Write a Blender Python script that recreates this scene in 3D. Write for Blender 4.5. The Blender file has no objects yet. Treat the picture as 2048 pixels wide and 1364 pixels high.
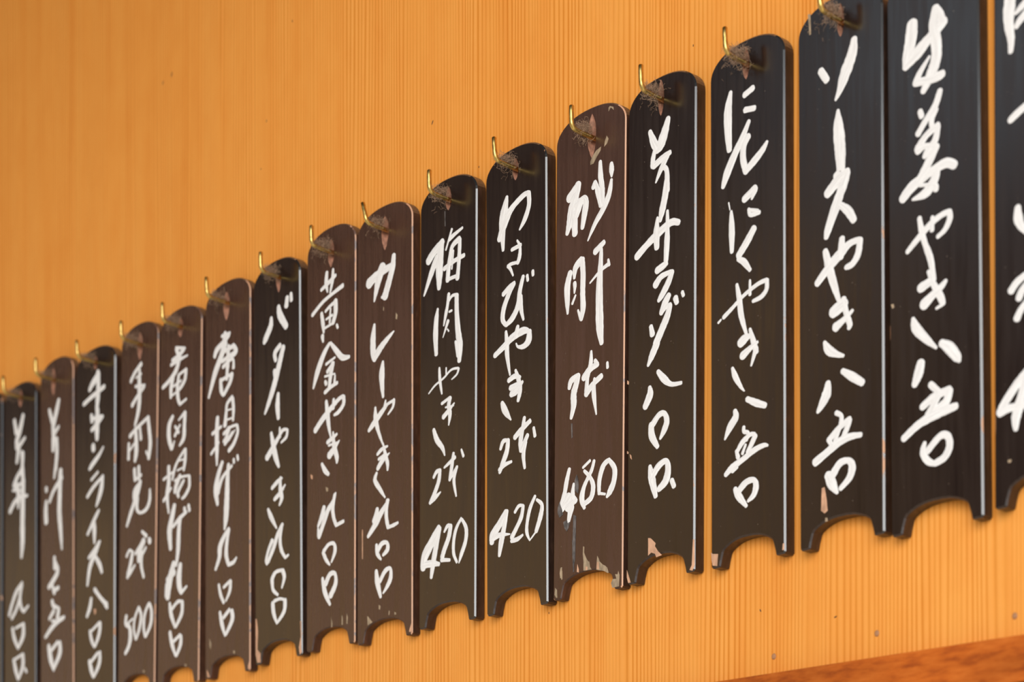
import bpy, bmesh, math, random
from mathutils import Vector

random.seed(7)
scene = bpy.context.scene
PI = math.pi

# ------------------------------------------------------------------ camera
ALPHA = math.atan(3596 / 4000)          # angle between the lens axis and the wall
CAM_Z = 1.45
cam_data = bpy.data.cameras.new('camera')
cam = bpy.data.objects.new('camera', cam_data)
scene.collection.objects.link(cam)
cam.location = (0, -0.872, CAM_Z)
cam.rotation_euler = (PI / 2, 0, PI / 2 - ALPHA)
cam_data.sensor_width = 36
cam_data.lens = 36 * 4000 / 2048
cam_data.shift_y = (1980 - 682) / 2048  # rising front: uprights stay upright
cam_data.clip_start = 0.02
cam_data.dof.use_dof = True
cam_data.dof.focus_distance = 1.25
cam_data.dof.aperture_fstop = 8.3
scene.camera = cam

# ------------------------------------------------------------------ view, world, lights
scene.view_settings.view_transform = 'Standard'
scene.view_settings.look = 'None'
scene.view_settings.exposure = 0.03
scene.view_settings.gamma = 1.0
scene.view_settings.use_curve_mapping = False
world = bpy.data.worlds.new('world')
scene.world = world
world.use_nodes = True
world.node_tree.nodes['Background'].inputs['Color'].default_value = (0.78, 0.90, 1.0, 1)
world.node_tree.nodes['Background'].inputs['Strength'].default_value = 1.0


def area_light(name, loc, target, sx, sy, power, color):
    d = bpy.data.lights.new(name, 'AREA')
    d.shape = 'RECTANGLE'
    d.size, d.size_y, d.energy, d.color = sx, sy, power, color
    o = bpy.data.objects.new(name, d)
    scene.collection.objects.link(o)
    o.location = loc
    o.rotation_euler = (Vector(target) - Vector(loc)).to_track_quat('-Z', 'Y').to_euler()
    return o


# added daylight panel, behind and right of the camera, for the bright board edges
area_light('shopfront_daylight', (1.7, -2.6, 2.6), (1.45, 0, 2.2), 3.4, 1.9, 122, (1.0, 0.97, 0.94))

# sun from behind the wall: it lights the ground and the added planting opposite, never the boards
sun = bpy.data.lights.new('sun', 'SUN')
sun.energy, sun.angle, sun.color = 4.2, 0.02, (1.0, 0.93, 0.82)
sun_obj = bpy.data.objects.new('sun', sun)
scene.collection.objects.link(sun_obj)
sun_obj.rotation_euler = (math.radians(-48), 0, math.radians(12))


# ------------------------------------------------------------------ node helpers
def new_mat(name):
    m = bpy.data.materials.new(name)
    m.use_nodes = True
    nt = m.node_tree
    return m, nt, nt.nodes['Principled BSDF']


def N(nt, kind, **kw):
    n = nt.nodes.new(kind)
    for k, v in kw.items():
        if k in n.inputs:
            n.inputs[k].default_value = v
        else:
            setattr(n, k, v)
    return n


def coords(nt, scale, kind='Object'):
    tc = nt.nodes.new('ShaderNodeTexCoord')
    mp = nt.nodes.new('ShaderNodeMapping')
    mp.inputs['Scale'].default_value = scale
    nt.links.new(tc.outputs[kind], mp.inputs['Vector'])
    return mp.outputs['Vector']


def noise(nt, vec, scale, detail=3, rough=0.5, dist=0.0):
    n = N(nt, 'ShaderNodeTexNoise', Scale=scale, Detail=detail, Roughness=rough, Distortion=dist)
    nt.links.new(vec, n.inputs['Vector'])
    return n.outputs['Fac']


def ramp(nt, fac, stops, interp='LINEAR'):
    r = nt.nodes.new('ShaderNodeValToRGB')
    r.color_ramp.interpolation = interp
    el = r.color_ramp.elements
    while len(el) < len(stops):
        el.new(0.5)
    for e, (p, c) in zip(el, stops):
        e.position = p
        e.color = (c[0], c[1], c[2], 1) if hasattr(c, '__len__') else (c, c, c, 1)
    nt.links.new(fac, r.inputs['Fac'])
    return r.outputs['Color']


def mix(nt, fac, a, b, blend='MIX'):
    m = nt.nodes.new('ShaderNodeMix')
    m.data_type = 'RGBA'
    m.blend_type = blend
    for sock, v in ((0, fac), (6, a), (7, b)):
        if hasattr(v, 'is_output'):
            nt.links.new(v, m.inputs[sock])
        elif sock == 0:
            m.inputs[0].default_value = v
        else:
            m.inputs[sock].default_value = (v[0], v[1], v[2], 1)
    return m.outputs[2]


def bump(nt, bsdf, height, strength, dist=0.0005):
    b = N(nt, 'ShaderNodeBump', Strength=strength, Distance=dist)
    nt.links.new(height, b.inputs['Height'])
    nt.links.new(b.outputs['Normal'], bsdf.inputs['Normal'])


# ------------------------------------------------------------------ materials
def mat_wall():
    m, nt, p = new_mat('straight_grained_cedar')
    # growth rings: thin darker lines about 3 mm apart that drift slowly
    sep = nt.nodes.new('ShaderNodeSeparateXYZ')
    nt.links.new(coords(nt, (1, 1, 1)), sep.inputs[0])
    drift = noise(nt, coords(nt, (1, 1, 0.03)), 26, 2, 0.6)
    k = N(nt, 'ShaderNodeMath', operation='MULTIPLY')
    nt.links.new(sep.outputs['X'], k.inputs[0])
    k.inputs[1].default_value = 2 * PI / 0.0034
    k2 = N(nt, 'ShaderNodeMath', operation='MULTIPLY_ADD')
    nt.links.new(drift, k2.inputs[0])
    k2.inputs[1].default_value = 42.0
    nt.links.new(k.outputs[0], k2.inputs[2])
    sn = N(nt, 'ShaderNodeMath', operation='SINE')
    nt.links.new(k2.outputs[0], sn.inputs[0])
    ring = N(nt, 'ShaderNodeMath', operation='MULTIPLY_ADD')
    nt.links.new(sn.outputs[0], ring.inputs[0])
    ring.inputs[1].default_value = 0.5
    ring.inputs[2].default_value = 0.5
    fine = ring.outputs[0]
    soft = noise(nt, coords(nt, (1, 1, 0.1)), 30, 2)
    broad = noise(nt, coords(nt, (1, 1, 0.03)), 60, 3, 0.6, 0.2)
    wide = noise(nt, coords(nt, (1, 1, 0.3)), 6, 2, 0.5)
    mott = noise(nt, coords(nt, (1, 1, 0.45)), 60, 4, 0.6)
    c1a = ramp(nt, fine, [(0.0, (0.67, 0.225, 0.027)), (0.16, (0.765, 0.285, 0.045)), (0.32, (0.84, 0.332, 0.062)), (0.9, (0.875, 0.362, 0.078))])
    c1 = mix(nt, ramp(nt, soft, [(0.35, 0.25), (0.6, 1.0)]), (0.835, 0.332, 0.063), c1a)
    c2 = ramp(nt, broad, [(0.32, (0.96, 0.90, 0.82)), (0.5, (1, 1, 1)), (0.7, (1.0, 1.03, 1.08))])
    c3 = ramp(nt, wide, [(0.3, (0.97, 0.94, 0.90)), (0.6, (1, 1, 1))])
    c4 = ramp(nt, mott, [(0.3, (0.97, 0.93, 0.88)), (0.6, (1, 1, 1))])
    c = mix(nt, 1.0, c1, c2, 'MULTIPLY')
    c = mix(nt, 1.0, c, c3, 'MULTIPLY')
    c = mix(nt, 1.0, c, c4, 'MULTIPLY')
    nt.links.new(c, p.inputs['Base Color'])
    p.inputs['Roughness'].default_value = 0.6
    p.inputs['Specular IOR Level'].default_value = 0.12
    bump(nt, p, fine, 0.10, 0.0005)
    return m


def mat_trim():
    m, nt, p = new_mat('red_brown_rail_wood')
    n = noise(nt, coords(nt, (0.25, 1, 1)), 260, 4, 0.6)
    n2 = noise(nt, coords(nt, (0.2, 1, 1)), 60, 3)
    c = ramp(nt, n, [(0.3, (0.33, 0.062, 0.008)), (0.5, (0.52, 0.115, 0.012)), (0.7, (0.60, 0.15, 0.02))])
    c = mix(nt, 1.0, c, ramp(nt, n2, [(0.3, 0.75), (0.6, 1.0)]), 'MULTIPLY')
    nt.links.new(c, p.inputs['Base Color'])
    p.inputs['Roughness'].default_value = 0.6
    p.inputs['Specular IOR Level'].default_value = 0.15
    bump(nt, p, n, 0.2)
    return m


def mat_face(name, dark, light, rough, spec):
    m, nt, p = new_mat(name)
    v = coords(nt, (1, 1, 0.06))
    streak = noise(nt, v, 260, 4, 0.6)
    blotch = noise(nt, coords(nt, (1, 1, 0.3)), 32, 3, 0.55)
    c = mix(nt, blotch, dark, light)
    c = mix(nt, 1.0, c, ramp(nt, streak, [(0.3, 0.8), (0.65, 1.15)]), 'MULTIPLY')
    speck = noise(nt, coords(nt, (1, 1, 0.6)), 900, 1)
    c = mix(nt, ramp(nt, speck, [(0.79, 0.0), (0.82, 1.0)]), c, (0.16, 0.12, 0.09))
    nt.links.new(c, p.inputs['Base Color'])
    r = ramp(nt, streak, [(0.3, rough * 0.75), (0.7, rough * 1.35)])
    nt.links.new(r, p.inputs['Roughness'])
    p.inputs['Specular IOR Level'].default_value = spec
    bump(nt, p, streak, 0.035, 0.0006)
    return m


def mat_side(name, base, rough):
    m, nt, p = new_mat(name)
    n = noise(nt, coords(nt, (1, 1, 0.25)), 420, 4, 0.65)
    c = ramp(nt, n, [(0.3, [b * 0.55 for b in base]), (0.55, base), (0.75, [b * 1.8 for b in base])])
    # dust that has settled on upward facing edges
    g = nt.nodes.new('ShaderNodeNewGeometry')
    s = nt.nodes.new('ShaderNodeSeparateXYZ')
    nt.links.new(g.outputs['True Normal'], s.inputs[0])
    d = noise(nt, coords(nt, (1, 1, 1)), 700, 3)
    up = ramp(nt, s.outputs['Z'], [(0.12, 0.0), (0.4, 0.85)])
    c = mix(nt, mix(nt, 1.0, up, ramp(nt, d, [(0.3, 0.35), (0.6, 1.0)]), 'MULTIPLY'), c, (0.17, 0.105, 0.062))
    nt.links.new(c, p.inputs['Base Color'])
    p.inputs['Roughness'].default_value = rough
    bump(nt, p, n, 0.25)
    return m


def mat_edge(name, lacquer, worn, thr, rough):
    """chamfered front edge: lacquer, with bare wood where it has worn through"""
    m, nt, p = new_mat(name)
    oi = nt.nodes.new('ShaderNodeObjectInfo')
    tc = nt.nodes.new('ShaderNodeTexCoord')
    mp = nt.nodes.new('ShaderNodeMapping')
    mp.inputs['Scale'].default_value = (1, 1, 0.35)
    add = nt.nodes.new('ShaderNodeVectorMath')
    nt.links.new(tc.outputs['Object'], mp.inputs['Vector'])
    nt.links.new(mp.outputs['Vector'], add.inputs[0])
    nt.links.new(oi.outputs['Random'], add.inputs[1])
    n = noise(nt, add.outputs[0], 110, 3, 0.6)
    f = ramp(nt, n, [(thr, 0.0), (thr + 0.03, 1.0)])
    c = mix(nt, f, lacquer, worn)
    nt.links.new(c, p.inputs['Base Color'])
    nt.links.new(ramp(nt, f, [(0, rough), (1, 0.6)]), p.inputs['Roughness'])
    p.inputs['Specular IOR Level'].default_value = 1.0
    return m


def mat_plain(name, col, rough=0.6, metallic=0.0, var=0.25, scale=500, spec=0.4):
    m, nt, p = new_mat(name)
    n = noise(nt, coords(nt, (1, 1, 0.5)), scale, 3)
    c = ramp(nt, n, [(0.3, [v * (1 - var) for v in col]), (0.7, [min(1, v * (1 + var)) for v in col])])
    nt.links.new(c, p.inputs['Base Color'])
    p.inputs['Roughness'].default_value = rough
    p.inputs['Metallic'].default_value = metallic
    p.inputs['Specular IOR Level'].default_value = spec
    return m


def mat_paint():
    m, nt, p = new_mat('white_brush_paint')
    tc = nt.nodes.new('ShaderNodeTexCoord')
    mp = nt.nodes.new('ShaderNodeMapping')
    mp.inputs['Scale'].default_value = (5.0, 60.0, 1.0)
    nt.links.new(tc.outputs['UV'], mp.inputs['Vector'])
    n = noise(nt, mp.outputs['Vector'], 1.0, 4, 0.6)
    c = ramp(nt, n, [(0.3, (0.66, 0.62, 0.60)), (0.5, (0.85, 0.81, 0.785)), (0.62, (0.94, 0.91, 0.885))])
    nt.links.new(c, p.inputs['Base Color'])
    p.inputs['Roughness'].default_value = 0.45
    bump(nt, p, n, 0.3, 0.0002)
    return m


M = dict(
    wall=mat_wall(),
    trim=mat_trim(),
    black=mat_face('black_lacquer', (0.009, 0.0048, 0.0042), (0.016, 0.0086, 0.0064), 0.19, 0.75),
    brown=mat_face('brown_lacquer', (0.046, 0.019, 0.0125), (0.068, 0.029, 0.0185), 0.26, 0.65),
    black_side=mat_side('black_board_side', (0.034, 0.018, 0.013), 0.34),
    brown_side=mat_side('brown_board_side', (0.050, 0.021, 0.013), 0.5),
    black_edge=mat_edge('black_lacquered_edge', (0.02, 0.02, 0.02), (0.62, 0.30, 0.15), 0.645, 0.14),
    brown_edge=mat_edge('worn_brown_edge', (0.14, 0.07, 0.05), (0.66, 0.34, 0.19), 0.42, 0.4),
    bare=mat_plain('bare_wood', (0.60, 0.33, 0.20), 0.75, var=0.25, scale=300),
    undercoat=mat_plain('pale_undercoat', (0.36, 0.26, 0.165), 0.7, var=0.3, scale=400),
    scuff=mat_plain('grey_scuff', (0.11, 0.095, 0.09), 0.5, var=0.6),
    hole=mat_plain('raw_carved_wood', (0.40, 0.19, 0.12), 0.8, var=0.35, scale=600),
    brass=mat_plain('aged_brass', (0.62, 0.42, 0.13), 0.34, 1.0, var=0.35, scale=700),
    dust=mat_plain('brown_dust', (0.36, 0.235, 0.155), 0.95, var=0.4, scale=900, spec=0.1),
    nail=mat_plain('dull_nail', (0.36, 0.17, 0.08), 0.6, 0.0, var=0.3),
    speck=mat_plain('dark_speck', (0.10, 0.045, 0.02), 0.8),
    paving=mat_plain('pale_paving', (0.46, 0.42, 0.34), 0.9, var=0.15, scale=6),
    leaves=mat_plain('hedge_leaves', (0.54, 0.34, 0.165), 0.8, var=0.5, scale=2.2, spec=0.2),
    facade=mat_plain('dark_facade', (0.075, 0.048, 0.042), 0.8, var=0.2, scale=1.2, spec=0.2),
    dark=mat_plain('dark_stained_wood', (0.03, 0.016, 0.010), 0.6),
    paint=mat_paint(),
)


# ------------------------------------------------------------------ mesh helpers
def mesh_obj(name, verts, faces, mats, parent=None, smooth=False, idx=None, uvs=None):
    me = bpy.data.meshes.new(name)
    me.from_pydata(verts, [], faces)
    for m in (mats if isinstance(mats, (list, tuple)) else [mats]):
        me.materials.append(m)
    if idx:
        for poly, i in zip(me.polygons, idx):
            poly.material_index = i
    if smooth:
        for poly in me.polygons:
            poly.use_smooth = True
    if uvs:
        lay = me.uv_layers.new(name='UVMap')
        for lp in me.loops:
            lay.data[lp.index].uv = uvs[lp.vertex_index]
    me.update()
    o = bpy.data.objects.new(name, me)
    scene.collection.objects.link(o)
    if parent:
        o.parent = parent
    return o


def box(name, x0, x1, y0, y1, z0, z1, mat, parent=None):
    v = [(x, y, z) for x in (x0, x1) for y in (y0, y1) for z in (z0, z1)]
    f = [(0, 1, 3, 2), (4, 6, 7, 5), (0, 4, 5, 1), (2, 3, 7, 6), (0, 2, 6, 4), (1, 5, 7, 3)]
    return mesh_obj(name, v, f, mat, parent)


def tube(path, radii, seg=14, cap=True):
    verts, faces = [], []
    n = len(path)
    up = Vector((1, 0, 0))
    for i, p in enumerate(path):
        p = Vector(p)
        t = (Vector(path[min(n - 1, i + 1)]) - Vector(path[max(0, i - 1)])).normalized()
        a = up - t * up.dot(t)
        if a.length < 1e-4:
            a = Vector((0, 1, 0))
        a.normalize()
        b = t.cross(a)
        for k in range(seg):
            w = 2 * PI * k / seg
            verts.append(tuple(p + (a * math.cos(w) + b * math.sin(w)) * radii[i]))
    for i in range(n - 1):
        for k in range(seg):
            k2 = (k + 1) % seg
            faces.append((i * seg + k, i * seg + k2, (i + 1) * seg + k2, (i + 1) * seg + k))
    if cap:
        faces.append(tuple(range(seg - 1, -1, -1)))
        faces.append(tuple((n - 1) * seg + k for k in range(seg)))
    return verts, faces


def tag(o, label=None, cat=None, group=None, kind=None):
    if label: o['label'] = label
    if cat: o['category'] = cat
    if group: o['group'] = group
    if kind: o['kind'] = kind
    return o


# board data: lengths of strokes, holes and patches in 1/100 mm from the crown of each board
BOARDS = {
    0: dict(kind='black', x=-1.67447, z=1.99385, w=0.05439, h=0.29991, tilt=-0.00570, hole=[0, -550, -2100, 240, 0, -1400],
        patches=[],
        text=''),
    1: dict(kind='black', x=-1.61418, z=1.98940, w=0.05787, h=0.29991, tilt=-0.00211, hole=[-5, -614, -2169, 366, 88, -1256],
        patches=[],
        text='-1034 -3119 230 -686 -4250 292|571 -3012 254 3 -4169 344 -523 -4951 316|-569 -4941 322 -568 -5610 299;916 -5043 173 -178 -5576 243|-223 -5790 329 -565 -6924 212|350 -6236 243 466 -7146 265|578 -6348 232 466 -7301 257 239 -8034 257;580 -7545 188 -447 -8237 258 -1091 -8897 273|-906 -9154 192 879 -8841 122|512 -7698 248 584 -9207 341 541 -10529 366 477 -12623 389 481 -14287 368 301 -15511 185|-1827 -11088 254 -903 -10381 253 130 -10177 198 1380 -10238 137|-446 -9016 305 -214 -10171 317 -327 -11018 152|-1321 -9301 121 699 -9671 120;442 -17784 143 -656 -18489 236 -1461 -19489 219 -1924 -20319 226|-1459 -20696 191 -652 -20049 207 34 -19033 217|374 -17973 230 34 -19033 230 264 -19954 196 721 -20384 171|767 -20390 178 1582 -19995 121;-1341 -21651 209 -993 -22567 234 -300 -23523 163|-764 -21682 129 564 -21459 129|678 -21541 252 612 -22551 291 -186 -23393 181;-1104 -24472 210 -756 -25383 266 -294 -26305 150|-827 -24427 132 456 -24161 131|570 -24230 251 572 -25206 272 -134 -26178 169|1005 -25500 152 1255 -25784 169'),
    2: dict(kind='brown', x=-1.55089, z=1.99685, w=0.05694, h=0.29991, tilt=0.00153, hole=[-495, -733, -3118, 348, -540, -1720],
        patches=[],
        text='-1264 -4231 203 -828 -5173 255 -502 -5785 196|368 -3721 243 -66 -4686 309 -611 -5762 309|-611 -5871 274 -504 -6761 295;365 -5990 157 -504 -6490 245|-504 -6869 377 -614 -7823 244|39 -6981 217 37 -8280 264 -182 -9535 266|-226 -9570 244 -444 -10265 145;682 -9877 307 573 -10698 328 528 -11769 326 461 -13376 342 674 -15033 293 887 -16665 125|-1233 -12180 204 -511 -11358 225 897 -10490 226|-1824 -10916 210 -1780 -11153 210|-1825 -12115 223 -1893 -12954 308 -1828 -13860 304;-411 -17187 212 -304 -18050 296|-260 -17732 248 173 -18450 264 -523 -19100 270 -1354 -19603 254|-524 -20075 224 300 -19896 184|-741 -19609 186 -416 -20254 223;-809 -20923 231 -526 -21376 218 297 -21625 119|-1292 -22376 178 -527 -21810 230|340 -21772 239 123 -22443 261|-855 -22632 118 -311 -22708 150|-1954 -23876 185 -965 -23269 238 123 -22822 234 1264 -22603 177;-1405 -24755 266 -1079 -25862 335 -535 -26939 151|-859 -25129 191 120 -24606 191|509 -24711 259 507 -25628 296 -491 -26749 213'),
    3: dict(kind='black', x=-1.48403, z=1.99005, w=0.06317, h=0.29991, tilt=-0.00508, hole=[-36, -717, -1893, 328, 48, -1240],
        patches=[('w', [-133, -21964, 236, -22014, 176, -22373, -7, -22475])],
        text='421 -2183 271 381 -2510 357 -435 -2959 299 -906 -3382 208|-1832 -4397 198 -429 -4011 206 1442 -3601 214|544 -2389 268 488 -3476 289 392 -4502 313 232 -5307 210;-522 -5906 153 1009 -5993 152|396 -5341 270 299 -6264 351 303 -7104 326 306 -7733 245|-518 -6832 209 198 -6558 234 1212 -6035 176|-586 -5608 213 -480 -6104 232;-305 -8221 290 -242 -8517 290|1326 -8625 107 619 -9198 202 -400 -9737 246 -872 -10048 171;-558 -11022 153 483 -10555 122|-1212 -12327 185 -185 -11669 190 1237 -11061 149|1237 -11061 207 1040 -11996 289 637 -12761 261 232 -13349 129;642 -13787 144 33 -14333 220 -1154 -15502 167|-130 -14568 202 -64 -15366 285 -59 -16396 143;819 -16433 150 46 -16959 195 -937 -17520 175|656 -16522 212 48 -17316 270 -768 -18347 266 -1174 -19795 157|111 -17589 194 808 -18378 255 1136 -19034 174;2 -20323 194 883 -21109 186 1938 -21882 217|2000 -22119 180 1797 -21810 278|-548 -21033 187 -751 -21721 244 -1222 -22428 177;-741 -23746 171 -490 -24494 213 -14 -25163 131|-493 -23757 143 792 -23210 142|894 -23276 206 756 -24126 242 129 -25075 155;-831 -26265 204 -518 -27017 257 -207 -27662 145|-583 -26378 170 499 -25739 154|866 -25731 205 769 -26640 238 -63 -27626 166'),
    4: dict(kind='brown', x=-1.41500, z=1.99348, w=0.05714, h=0.29991, tilt=-0.02120, hole=[-34, -749, -2990, 386, 63, -1703],
        patches=[('t', [1106, -28290, 1337, -28364, 1303, -28563, 1111, -28544])],
        text='290 -3373 201 -663 -3865 183 -1291 -4449 197|-460 -4334 103 307 -4167 115|-541 -5029 143 903 -5200 102|69 -3814 156 33 -4820 271 63 -6247 273 -109 -7228 258 -572 -8157 157|-1034 -6459 218 -234 -5884 177 809 -5302 156;-1332 -8933 206 -371 -8500 168 1342 -7932 149|1437 -7950 235 1649 -8978 236 1825 -10118 248 1601 -11217 214|1209 -10633 118 1561 -11130 118|-468 -8502 227 -350 -9521 267 -330 -10440 295 -510 -11070 198|-1514 -9534 177 -1528 -10738 196|-1501 -10181 118 -636 -9672 125|207 -8506 147 381 -9472 184;-592 -11779 207 -478 -12593 207|-514 -12688 131 481 -12399 143|82 -11691 210 140 -12595 210|303 -13049 202 -458 -13512 254 -601 -14101 218|340 -12953 251 -66 -13780 286 -629 -14606 244 -1194 -15436 228 -1666 -16213 153|-58 -14188 216 -137 -14989 213 354 -15452 120 1308 -15318 190 1827 -14693 212 1846 -13809 124;-1652 -18706 157 -1231 -18284 128 -780 -18450 104|-740 -18506 197 -1013 -19388 234 -1444 -20230 212|-1518 -20446 171 -998 -20105 175 -329 -19604 104;-290 -18692 157 413 -18212 206 979 -17787 257|714 -17039 141 1392 -17493 176|980 -17837 287 326 -18657 267 244 -19306 254|283 -19342 184 1336 -18415 133|769 -18740 195 637 -19715 206 1042 -20763 156|1837 -17841 233 1936 -18057 233;-1607 -23633 198 -1692 -24219 203 -1098 -24594 206 -926 -25329 275 -1163 -26123 225 -1699 -26661 171|-1495 -24292 105 -586 -23958 105;325 -23148 161 -239 -23876 153 -413 -24774 154 -104 -25654 143|364 -23153 152 725 -23887 191 458 -24872 191 -7 -25665 148;1852 -23030 159 1296 -23752 171 1126 -24745 191 1335 -25609 146|1985 -23046 165 2301 -23669 185 2209 -24666 207 1469 -25623 141'),
    5: dict(kind='brown', x=-1.35356, z=1.99057, w=0.05994, h=0.29813, tilt=-0.01697, hole=[-125, -790, -2336, 365, -40, -1481],
        patches=[('t', [976, -28290, 1248, -28318, 1251, -28515, 1034, -28493])],
        text='-670 -3019 125 643 -3339 115|463 -3368 207 -257 -3733 188 -1168 -3901 159|-595 -3134 211 -256 -3782 210|-1346 -4240 154 -251 -4080 161 1015 -3980 78|-73 -3822 204 -603 -4795 246 -1511 -5397 194 -2523 -5785 181|-230 -5270 124 853 -5026 124|818 -5097 205 650 -5849 199 -29 -6398 164|-1053 -5295 209 -1316 -6034 247 -1358 -6800 168|-230 -5270 169 -397 -6223 221 -290 -7135 219 -9 -7616 147|28 -7624 126 893 -7394 113|-949 -6010 110 142 -5792 97|-1121 -6689 99 -29 -6447 86;-1037 -8393 176 -1542 -8970 265 -1581 -9958 265 -1196 -10904 195|-1104 -10921 164 -783 -10405 91|-170 -8839 94 729 -8394 158|730 -8443 202 656 -9393 220 582 -10364 240 -8 -10876 106|-674 -9256 130 -153 -9831 143|19 -9271 110 -698 -9975 169;-2304 -13177 138 -1017 -12833 100|-1578 -12307 203 -1556 -13585 262 -1762 -14546 240 -1516 -15961 125|-2275 -14881 159 -1180 -14047 111|-1007 -13381 149 -655 -12550 163 -117 -11953 147 743 -11339 140|852 -11359 165 794 -12215 203 625 -12924 148|-115 -12072 77 647 -12090 67|-285 -12813 90 712 -12693 73|-637 -13564 126 272 -13424 106 1356 -13494 100|1411 -13572 180 1425 -14389 182 841 -14980 171 428 -15138 118|88 -13293 192 -448 -13973 253 -623 -14439 205|640 -13764 148 -165 -14515 197 -103 -14902 159;-696 -15537 242 -1047 -16454 318 -1361 -17499 335 -1190 -18867 216|-851 -17179 143 144 -16642 191 1044 -16312 142|144 -16642 241 -21 -17605 259 -87 -19079 259 -340 -20310 149|768 -15972 182 863 -16263 182|1360 -15852 181 1493 -16246 181;-709 -20139 292 -1064 -20864 349 -1418 -21712 430 -1550 -22691 300|244 -20372 259 77 -21219 349 145 -22019 327 427 -22570 204|463 -22575 180 1198 -22179 104|-1610 -21288 230 -606 -20828 256|-1752 -21667 168 -1774 -22563 205;-1245 -23248 174 -1008 -24153 232 -440 -25195 142|-978 -23759 156 -108 -23253 160 529 -23275 110|585 -23331 202 509 -24240 215 -312 -25180 149;-1169 -25547 189 -877 -26456 231 -310 -27491 127|-659 -26331 143 302 -25915 155|449 -26031 184 370 -26694 216 -182 -27475 154'),
    6: dict(kind='brown', x=-1.28808, z=1.99458, w=0.06145, h=0.30245, tilt=-0.00133, hole=[-199, -812, -3002, 410, -130, -1636],
        patches=[('t', [-2462, -27145, -2200, -27567, -2286, -28041, -2461, -27728]), ('t', [807, -28476, 1061, -28556, 1010, -28741, 858, -28722]), ('w', [-2721, -29640, -2371, -30167, -2721, -30126, -2826, -29531]), ('w', [2821, -29911, 3003, -29555, 3036, -30145, 2821, -30139])],
        text='-332 -3968 222 -331 -4468 342|-760 -4076 136 351 -4076 115|181 -4207 216 -502 -4571 211 -1449 -4972 259 -1742 -5387 209|-331 -4756 332 -844 -5597 312 -1706 -6750 299 -2574 -8398 134|-501 -5341 147 861 -5184 190|827 -5147 185 1166 -5686 245 523 -5917 183|-672 -6022 177 1115 -5693 152|-585 -6475 173 693 -6148 130 829 -6849 176|148 -5062 191 14 -6661 243|-928 -7409 184 -841 -8199 237 -582 -8689 113|-756 -7447 147 610 -7277 123|610 -7325 228 356 -7890 217 -462 -8620 175|14 -6661 191 -71 -7506 191;-2047 -11323 159 -837 -11013 121|-1355 -10258 228 -1440 -11255 261 -1439 -12511 259 -1437 -13845 121|-2219 -12840 148 -1180 -12177 117|663 -9058 156 -17 -9437 167 -153 -10080 176 -322 -11005 246|731 -9217 196 833 -10004 185 784 -10853 137|18 -9944 65 698 -9975 65|-152 -10656 81 784 -10681 80|-493 -11643 154 360 -11339 126 1291 -11313 103|1325 -11396 162 1410 -11938 173 871 -12687 189 227 -13065 185|190 -11400 241 -150 -12001 182 -492 -12220 146|700 -11792 145 -320 -12447 175|1038 -11671 74 191 -12263 119;-696 -13806 188 -1263 -14709 264 -1555 -15814 331 -1346 -16915 165|-1261 -16061 192 -831 -15177 184 -232 -14713 156 619 -14320 133|160 -14164 191 25 -15338 259 -58 -16762 328 -176 -18181 313 -363 -18966 140|872 -13892 147 907 -14118 147|1378 -13705 140 1463 -14017 140;200 -19071 164 -482 -19609 221 -997 -20295 296 -1082 -21053 244 -1599 -21889 152|235 -19154 173 -54 -20065 209 -138 -21011 233 170 -21809 184|204 -21833 151 883 -21729 172 1254 -21445 94;-1165 -23182 143 -906 -23973 181 -475 -24641 141|-477 -23458 138 410 -23091 138|461 -23137 172 343 -23867 187 -185 -24539 105;-990 -25330 161 -731 -26213 235 -301 -27213 100|-474 -25767 178 294 -25297 164|634 -25441 218 685 -26118 235 -164 -27106 157'),
    7: dict(kind='black', x=-1.22249, z=1.99263, w=0.05912, h=0.29779, tilt=0.00860, hole=[181, -1183, -2519, 319, 307, -1367],
        patches=[('w', [-2852, -26270, -2705, -26386, -2549, -27256, -2643, -28654, -2237, -28991, -2243, -29666, -2651, -29631, -2875, -28999]), ('w', [2789, -27282, 2913, -27300, 2896, -29220, 2955, -29594, 2721, -29728, 2617, -29182, 2857, -28391])],
        text='-647 -4205 182 -732 -4763 284 -1303 -5459 291 -1549 -5754 210|288 -3583 202 473 -4235 318 1225 -5263 269|1385 -3197 213 1270 -3749 245|1858 -3046 182 1902 -3482 198;-113 -7454 184 -188 -6895 230 454 -6477 199|849 -6733 247 525 -7442 280 119 -8366 297 -370 -9367 296 -1022 -10431 228 -1514 -11116 113|-248 -8231 214 -202 -8522 214;184 -10036 179 97 -10871 271 185 -11820 187;-720 -12758 148 -487 -13629 250 -175 -14626 268 218 -15432 135|-1267 -14475 263 -731 -14044 249 76 -13377 189 717 -12865 150 1270 -12893 96|1317 -12967 146 1187 -13429 149 551 -13710 95|369 -12604 110 396 -13259 142;-643 -16861 167 49 -16532 172 607 -16364 93|417 -16308 128 394 -17157 218 563 -17839 209 273 -18294 103|-330 -17761 166 360 -17428 188 998 -16951 84;-1171 -18366 132 -774 -19029 218 -108 -19942 87;625 -19815 164 15 -20466 202 -472 -21311 204 -1205 -22259 186|577 -19844 162 331 -20801 192 482 -21662 183 952 -22298 137|984 -22322 126 1363 -22202 103|-661 -20793 201 -1117 -21386 159 -1446 -22078 148 -1335 -22396 147;-689 -24071 161 -685 -23652 208 -248 -23211 155 549 -23175 128|-686 -23792 186 -580 -24461 159 8 -24925 119|659 -23249 201 845 -23760 192 538 -24470 104;-637 -25477 217 -515 -26241 207 -121 -27025 111|-427 -25323 140 292 -25266 111 894 -25452 110|925 -25484 208 808 -26253 200 -9 -26948 126'),
    8: dict(kind='brown', x=-1.15589, z=1.99856, w=0.05815, h=0.30229, tilt=-0.00298, hole=[-53, -904, -2917, 359, 9, -1819],
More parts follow.
